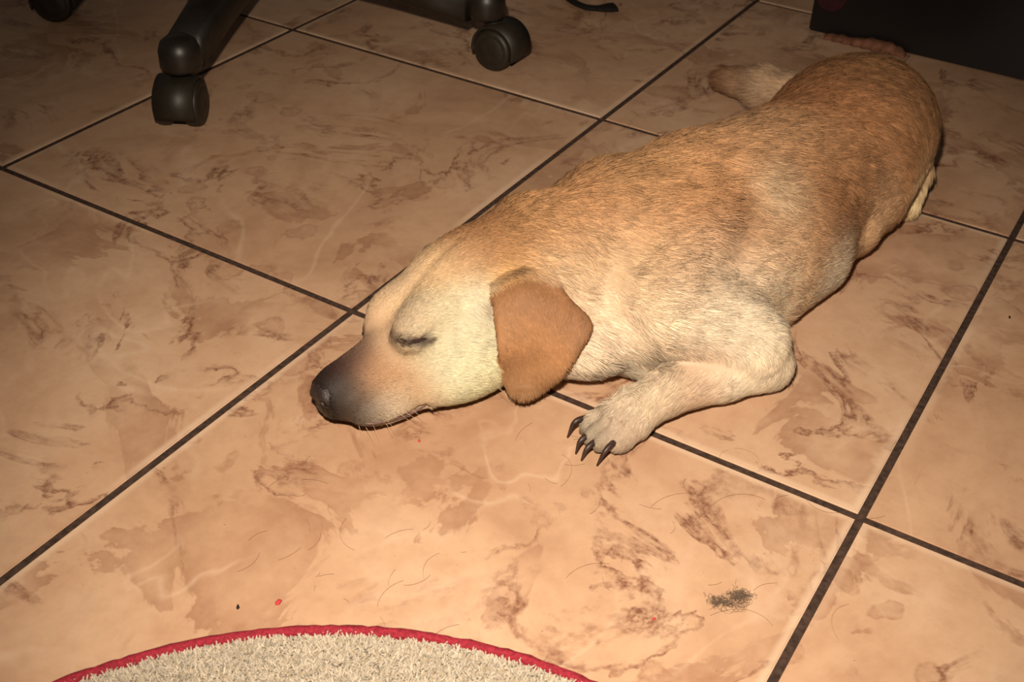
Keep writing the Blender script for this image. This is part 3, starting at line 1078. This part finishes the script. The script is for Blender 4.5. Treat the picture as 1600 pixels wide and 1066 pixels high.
# direction each caster trails in (from stem to axle)
trail = [math.radians(-61), math.radians(0), math.radians(-150), math.radians(60), math.radians(170)]
for i in range(5):
    c, s = math.cos(angs[i]), math.sin(angs[i])
    arm = link('base_arm', arm_mesh(rads[i]), black, chair)
    arm.rotation_euler = (0, 0, angs[i])
    cs = link('caster', hood_me, black2, chair)
    tx = trail[i]
    ox, oy = ((-.002, -.007), (.0144, .011))[i] if i < 2 else (.012 * math.cos(tx), .012 * math.sin(tx))
    cs.location = (rads[i] * c + ox, rads[i] * s + oy, .0258)
    cs.rotation_euler = (0, 0, tx)
    for sg in (1, -1):
        wv = bpy.data.objects.new('wheel', wheel_me)
        COL.objects.link(wv)
        wv.parent = cs
        wv.location = (0, sg * .0165, 0)
        if sg > 0: wv.rotation_euler = (0, 0, math.pi)
        wheel_me.polygons.foreach_set('use_smooth', np.ones(len(wheel_me.polygons), bool))
bm = bmesh.new()
lathe(bm, [(0, .065), (.050, .065), (.056, .075), (.056, .115), (.046, .126), (.034, .130), (0, .130)], 32)
link('hub', bm_mesh('hub', bm), black, chair)
bm = bmesh.new()
lathe(bm, [(0, .12), (.027, .12), (.027, .26), (.0205, .262), (.0205, .272), (.014, .274), (.014, .385), (0, .385)], 24)
link('gas_lift_column', bm_mesh('gas_lift_column', bm), black, chair)


def cushion(name, sx, sy, sz, mat, loc, rx=0):
    bm = bmesh.new()
    bmesh.ops.create_cube(bm, size=1)
    bmesh.ops.scale(bm, vec=(sx, sy, sz), verts=bm.verts)
    bmesh.ops.bevel(bm, geom=bm.edges[:], offset=min(sx, sy, sz) * .45, segments=4, affect='EDGES')
    o = link(name, bm_mesh(name, bm), mat, chair)
    o.location = loc
    o.rotation_euler = (0, rx, 0)
    return o


cushion('seat_plate', .22, .22, .03, black, (0, 0, .392))
cushion('seat', .46, .46, .08, fabric, (0, 0, .445))
cushion('back_bar', .02, .07, .36, black, (-.235, 0, .55), 0)
cushion('backrest', .06, .42, .48, fabric, (-.265, 0, .82), -.06)

# ================================================================== BLACK CABINET
cab_m = plain('black_laminate', srgb(20, 14, 14), .4, .3, .15, 20)


def box_mesh(name, lo, hi, bev=.002):
    bm = bmesh.new()
    bmesh.ops.create_cube(bm, size=1)
    lo, hi = np.array(lo), np.array(hi)
    bmesh.ops.scale(bm, vec=tuple(hi - lo), verts=bm.verts)
    bmesh.ops.translate(bm, vec=tuple((hi + lo) / 2), verts=bm.verts)
    bmesh.ops.bevel(bm, geom=bm.edges[:], offset=bev, segments=2, affect='EDGES')
    return bm_mesh(name, bm)


cab = empty('cabinet', (.097, .852, 0))
tag(cab, 'black cabinet standing on the floor behind the rump of the dog', 'cabinet')
link('side_panel', box_mesh('side_panel', (0, .004, 0), (.018, .40, .62)), cab_m, cab, False)
link('side_panel', box_mesh('side_panel', (.582, .004, 0), (.60, .40, .62)), cab_m, cab, False)
link('door', box_mesh('door', (.002, -.014, .001), (.299, .003, .60)), cab_m, cab, False)
link('door', box_mesh('door', (.301, -.014, .001), (.598, .003, .60)), cab_m, cab, False)
link('back_panel', box_mesh('back_panel', (.018, .39, .002), (.582, .40, .62)), cab_m, cab, False)
link('cabinet_top', box_mesh('cabinet_top', (-.006, -.018, .621), (.606, .405, .642)), cab_m, cab, False)
bm = bmesh.new()
lathe(bm, [(0, .0012), (.020, .0012), (.021, 0), (0, 0)], 28, Matrix.Translation((.024, -.0142, .052)) @ Matrix.Rotation(math.pi / 2, 4, 'X'))
bd = link('round_red_patch', bm_mesh('round_red_patch', bm), plain('dull_dark_red', srgb(46, 17, 19), .6, .2, .3, 120), cab, False)  # flat dark red disc low on the door
bd['label'] = 'dull dark red round patch'

# ================================================================== ROUND RUG
RC = np.array([.3831, -.5515, 0]); RR = .3242
rug = empty('rug', RC)
tag(rug, 'round off-white shag rug with red bound edge in the foreground', 'rug')
bm = bmesh.new()
lathe(bm, [(0, .001), (RR - .006, .001), (RR - .004, .003), (RR - .006, .005), (0, .005)], 96)
link('rug_backing', bm_mesh('rug_backing', bm), plain('rug_backing_cloth', srgb(170, 152, 128), .95, .1, .2, 200), rug)
nb = 420
ang = np.linspace(0, 2 * math.pi, nb, endpoint=False)
bw = .0002 * rng.normal(size=nb)
ring = np.stack([(RR - .0036 + bw) * np.cos(ang), (RR - .0036 + bw) * np.sin(ang), np.full(nb, .0048)], 1)
V_, F_ = [], []
for i in range(nb):
    for k in range(10):
        a = 2 * math.pi * k / 10
        rr_ = .0036 + .0004 * rng.normal()
        V_.append(ring[i] + np.array([math.cos(ang[i]) * rr_ * math.cos(a), math.sin(ang[i]) * rr_ * math.cos(a), .0044 * math.sin(a)]))
        F_.append((i * 10 + k, i * 10 + (k + 1) % 10, ((i + 1) % nb) * 10 + (k + 1) % 10, ((i + 1) % nb) * 10 + k))
bind = link('rug_binding', mesh_np('rug_binding', V_, F_), plain('red_binding_cloth', srgb(132, 33, 45), .85, .2, .35, 500, .5), rug)
bind['label'] = 'red cloth edging'
nt_ = 260000
r_ = (RR - .0070) * np.sqrt(rng.random(nt_)); a_ = rng.random(nt_) * 2 * math.pi
root = np.stack([r_ * np.cos(a_), r_ * np.sin(a_), np.full(nt_, .004)], 1) + RC
out = np.clip((r_ - (RR - .020)) / .012, 0, 1)[:, None] * np.stack([np.cos(a_), np.sin(a_), 0 * a_], 1)
dr = rng.normal(0, .55, (nt_, 3)) + np.array([0, 0, 1.0]) + out * .45
dr[:, 2] = np.abs(dr[:, 2]); dr /= np.linalg.norm(dr, axis=1)[:, None]
b2 = rng.normal(0, .4, (nt_, 3)); b2[:, 2] = 0
ln_ = rng.uniform(.0028, .0056, nt_)
s_ = np.array([0, .5, 1.])
pts = root[:, None] + dr[:, None] * (ln_[:, None] * s_)[..., None] + b2[:, None] * (ln_[:, None] * s_ ** 2 * .35)[..., None]
tone = (rng.normal(1, .16, nt_) + .07 * wobble(root, 90, 8))[:, None]
pc = srgb(166, 153, 136) * tone
pile = hair_object('rug_pile', pts, np.tile(np.array([.00048, .00052, .00034]), (nt_, 1)), np.clip(pc, .02, .9), np.tile([0, 0, 1.], (nt_, 1)), coat_material('rug_yarn', True), rug, RC)
pile['kind'] = 'stuff'

# ================================================================== SMALL THINGS
# black strap end on the floor
q = smooth_path([(-.270, .800, .004), (-.2498, .7754, .004), (-.2061, .7403, .005), (-.1784, .7283, .005), (-.1588, .7338, .005), (-.1428, .7512, .005)], 40)
rad_ = np.interp(np.linspace(0, 1, 40), [0, .6, .8, .93, 1], [.0055, .0055, .0075, .0125, .0135])
st = link('strap', tube('strap', q, rad_, 12, squash=np.interp(np.linspace(0, 1, 40), [0, .6, 1], [.7, .6, .28])), plain('black_webbing', srgb(24, 20, 19), .8, .2, .3, 300, .3))
tag(st, 'black strap with a flared flat end lying on the floor past the chair', 'strap')

# low ragged tan strip along the foot of the cabinet
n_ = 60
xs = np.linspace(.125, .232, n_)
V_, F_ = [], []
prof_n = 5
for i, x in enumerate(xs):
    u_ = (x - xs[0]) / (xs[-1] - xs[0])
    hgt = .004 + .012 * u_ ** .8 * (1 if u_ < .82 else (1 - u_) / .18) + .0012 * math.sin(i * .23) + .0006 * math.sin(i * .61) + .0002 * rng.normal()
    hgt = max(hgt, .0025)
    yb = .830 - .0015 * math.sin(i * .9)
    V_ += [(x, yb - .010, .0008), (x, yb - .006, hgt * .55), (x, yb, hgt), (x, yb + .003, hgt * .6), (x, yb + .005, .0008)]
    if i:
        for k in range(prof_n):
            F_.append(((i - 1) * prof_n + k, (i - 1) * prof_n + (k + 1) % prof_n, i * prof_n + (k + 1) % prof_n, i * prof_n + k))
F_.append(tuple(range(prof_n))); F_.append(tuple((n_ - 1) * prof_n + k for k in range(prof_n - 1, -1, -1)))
sc_o = link('ragged_strip', mesh_np('ragged_strip', V_, F_), plain('ragged_strip_tan', srgb(112, 74, 56), .8, .2, .35, 90, .5))
tag(sc_o, 'ragged tan strip lying along the foot of the black cabinet', 'scrap')


def crumb(name, loc, size, mat, label, cat, squash=.6, seed=0):
    bm = bmesh.new()
    bmesh.ops.create_icosphere(bm, subdivisions=2, radius=1)
    r = np.random.default_rng(seed)
    for v in bm.verts:
        v.co *= 1 + r.normal() * .18
        v.co = Vector((v.co.x * size[0], v.co.y * size[1], v.co.z * size[2]))
    zmin = min(v.co.z for v in bm.verts)
    bmesh.ops.translate(bm, vec=(0, 0, -zmin), verts=bm.verts)
    o = link(name, bm_mesh(name, bm), mat)
    o.location = loc
    o.rotation_euler = (0, 0, r.uniform(0, 6))
    tag(o, label, cat)
    return o


dark_m = plain('dark_dirt', srgb(34, 26, 24), .8, .2, .3, 500)
red_m = plain('red_fleck', srgb(190, 60, 60), .7, .3, .2, 500)
crumb('dark_chip', (.0505, .3565, 0), (.0075, .0035, .003), dark_m, 'small dark chip on the tile behind the back of the dog', 'chip', seed=3)
crumb('red_fleck', (.1618, -.2815, 0), (.0024, .0017, .0008), red_m, 'tiny red fleck on the tile just past the rug edge', 'fleck', seed=1)
crumb('red_fleck', (.1462, -.1060, 0), (.0012, .0010, .0006), red_m, 'tiny red fleck on the tile beneath the jaw of the dog', 'fleck', seed=2)
crumb('red_fleck', (.3687, -.1617, 0), (.0014, .0010, .0006), red_m, 'tiny red fleck on the tile beside the grey hair clump', 'fleck', seed=5)
crumb('dark_crumb', (.1430, -.2982, 0), (.0020, .0009, .0008), dark_m, 'tiny dark crumb on the tile left of the red fleck near the rug', 'crumb', seed=4)
crumb('dark_crumb', (.4799, .3103, 0), (.0014, .0010, .0008), dark_m, 'tiny dark crumb on the far right tile away from the dog', 'crumb', seed=6)

# grey hair clump and stray hairs
hp = []
for k in range(420):
    c0 = [(.3965, -.1268), (.4015, -.1245), (.4085, -.1120), (.4060, -.1165)][k % 4] if k < 405 else (.4075, -.1215)
    sp = (.0030, .0022) if k < 405 else (.0012, .0012)
    q = np.zeros((10, 3)); q[0, :2] = np.array(c0) + rng.normal(0, 1, 2) * sp
    a0 = rng.uniform(0, 6.28); cv = rng.normal(0, .55); stp = rng.uniform(.0002, .0008) if k < 405 else rng.uniform(.0014, .0032)
    if k >= 405: cv = rng.uniform(.3, .75) * rng.choice([-1, 1])
    for j in range(1, 10):
        a0 += cv + rng.normal(0, .25)
        q[j, :2] = q[j - 1, :2] + stp * np.array([math.cos(a0), math.sin(a0)])
    q[:, 2] = np.abs(rng.uniform(.0003, .0020) + .0005 * np.sin(np.arange(10) * .8 + k))
    hp.append(q)
clump = hair_object('hair_clump', np.array(hp), np.full((len(hp), 10), .000055), np.tile(srgb(98, 82, 70), (len(hp), 1)), None, coat_material('loose_hair', False), None, np.zeros(3))
tag(clump, 'small grey clump of shed hair on the tile near the grout crossing', 'hair clump')
hp = []
for k in range(70):
    c0 = np.array([rng.uniform(.08, .48), rng.uniform(-.30, .02)])
    if .2 > c0[0] and c0[1] > -.16: c0[1] -= .12
    a0 = rng.uniform(0, 6.28); rr0 = rng.uniform(.006, .03); da_ = rng.uniform(.5, 1.6)
    t = np.linspace(0, 1, 10)
    hp.append(np.stack([c0[0] + rr0 * (np.cos(a0 + da_ * t) - math.cos(a0)), c0[1] + rr0 * (np.sin(a0 + da_ * t * rng.uniform(.8, 1.2)) - math.sin(a0)), np.full(10, .0004)], 1))
strays = hair_object('stray_hairs', np.array(hp), np.full((len(hp), 10), .00007), np.tile(srgb(120, 88, 66), (len(hp), 1)), None, coat_material('stray_hair', False), None, np.zeros(3))
tag(strays, 'fine shed dog hairs scattered over the foreground tiles', 'hair', kind='stuff')
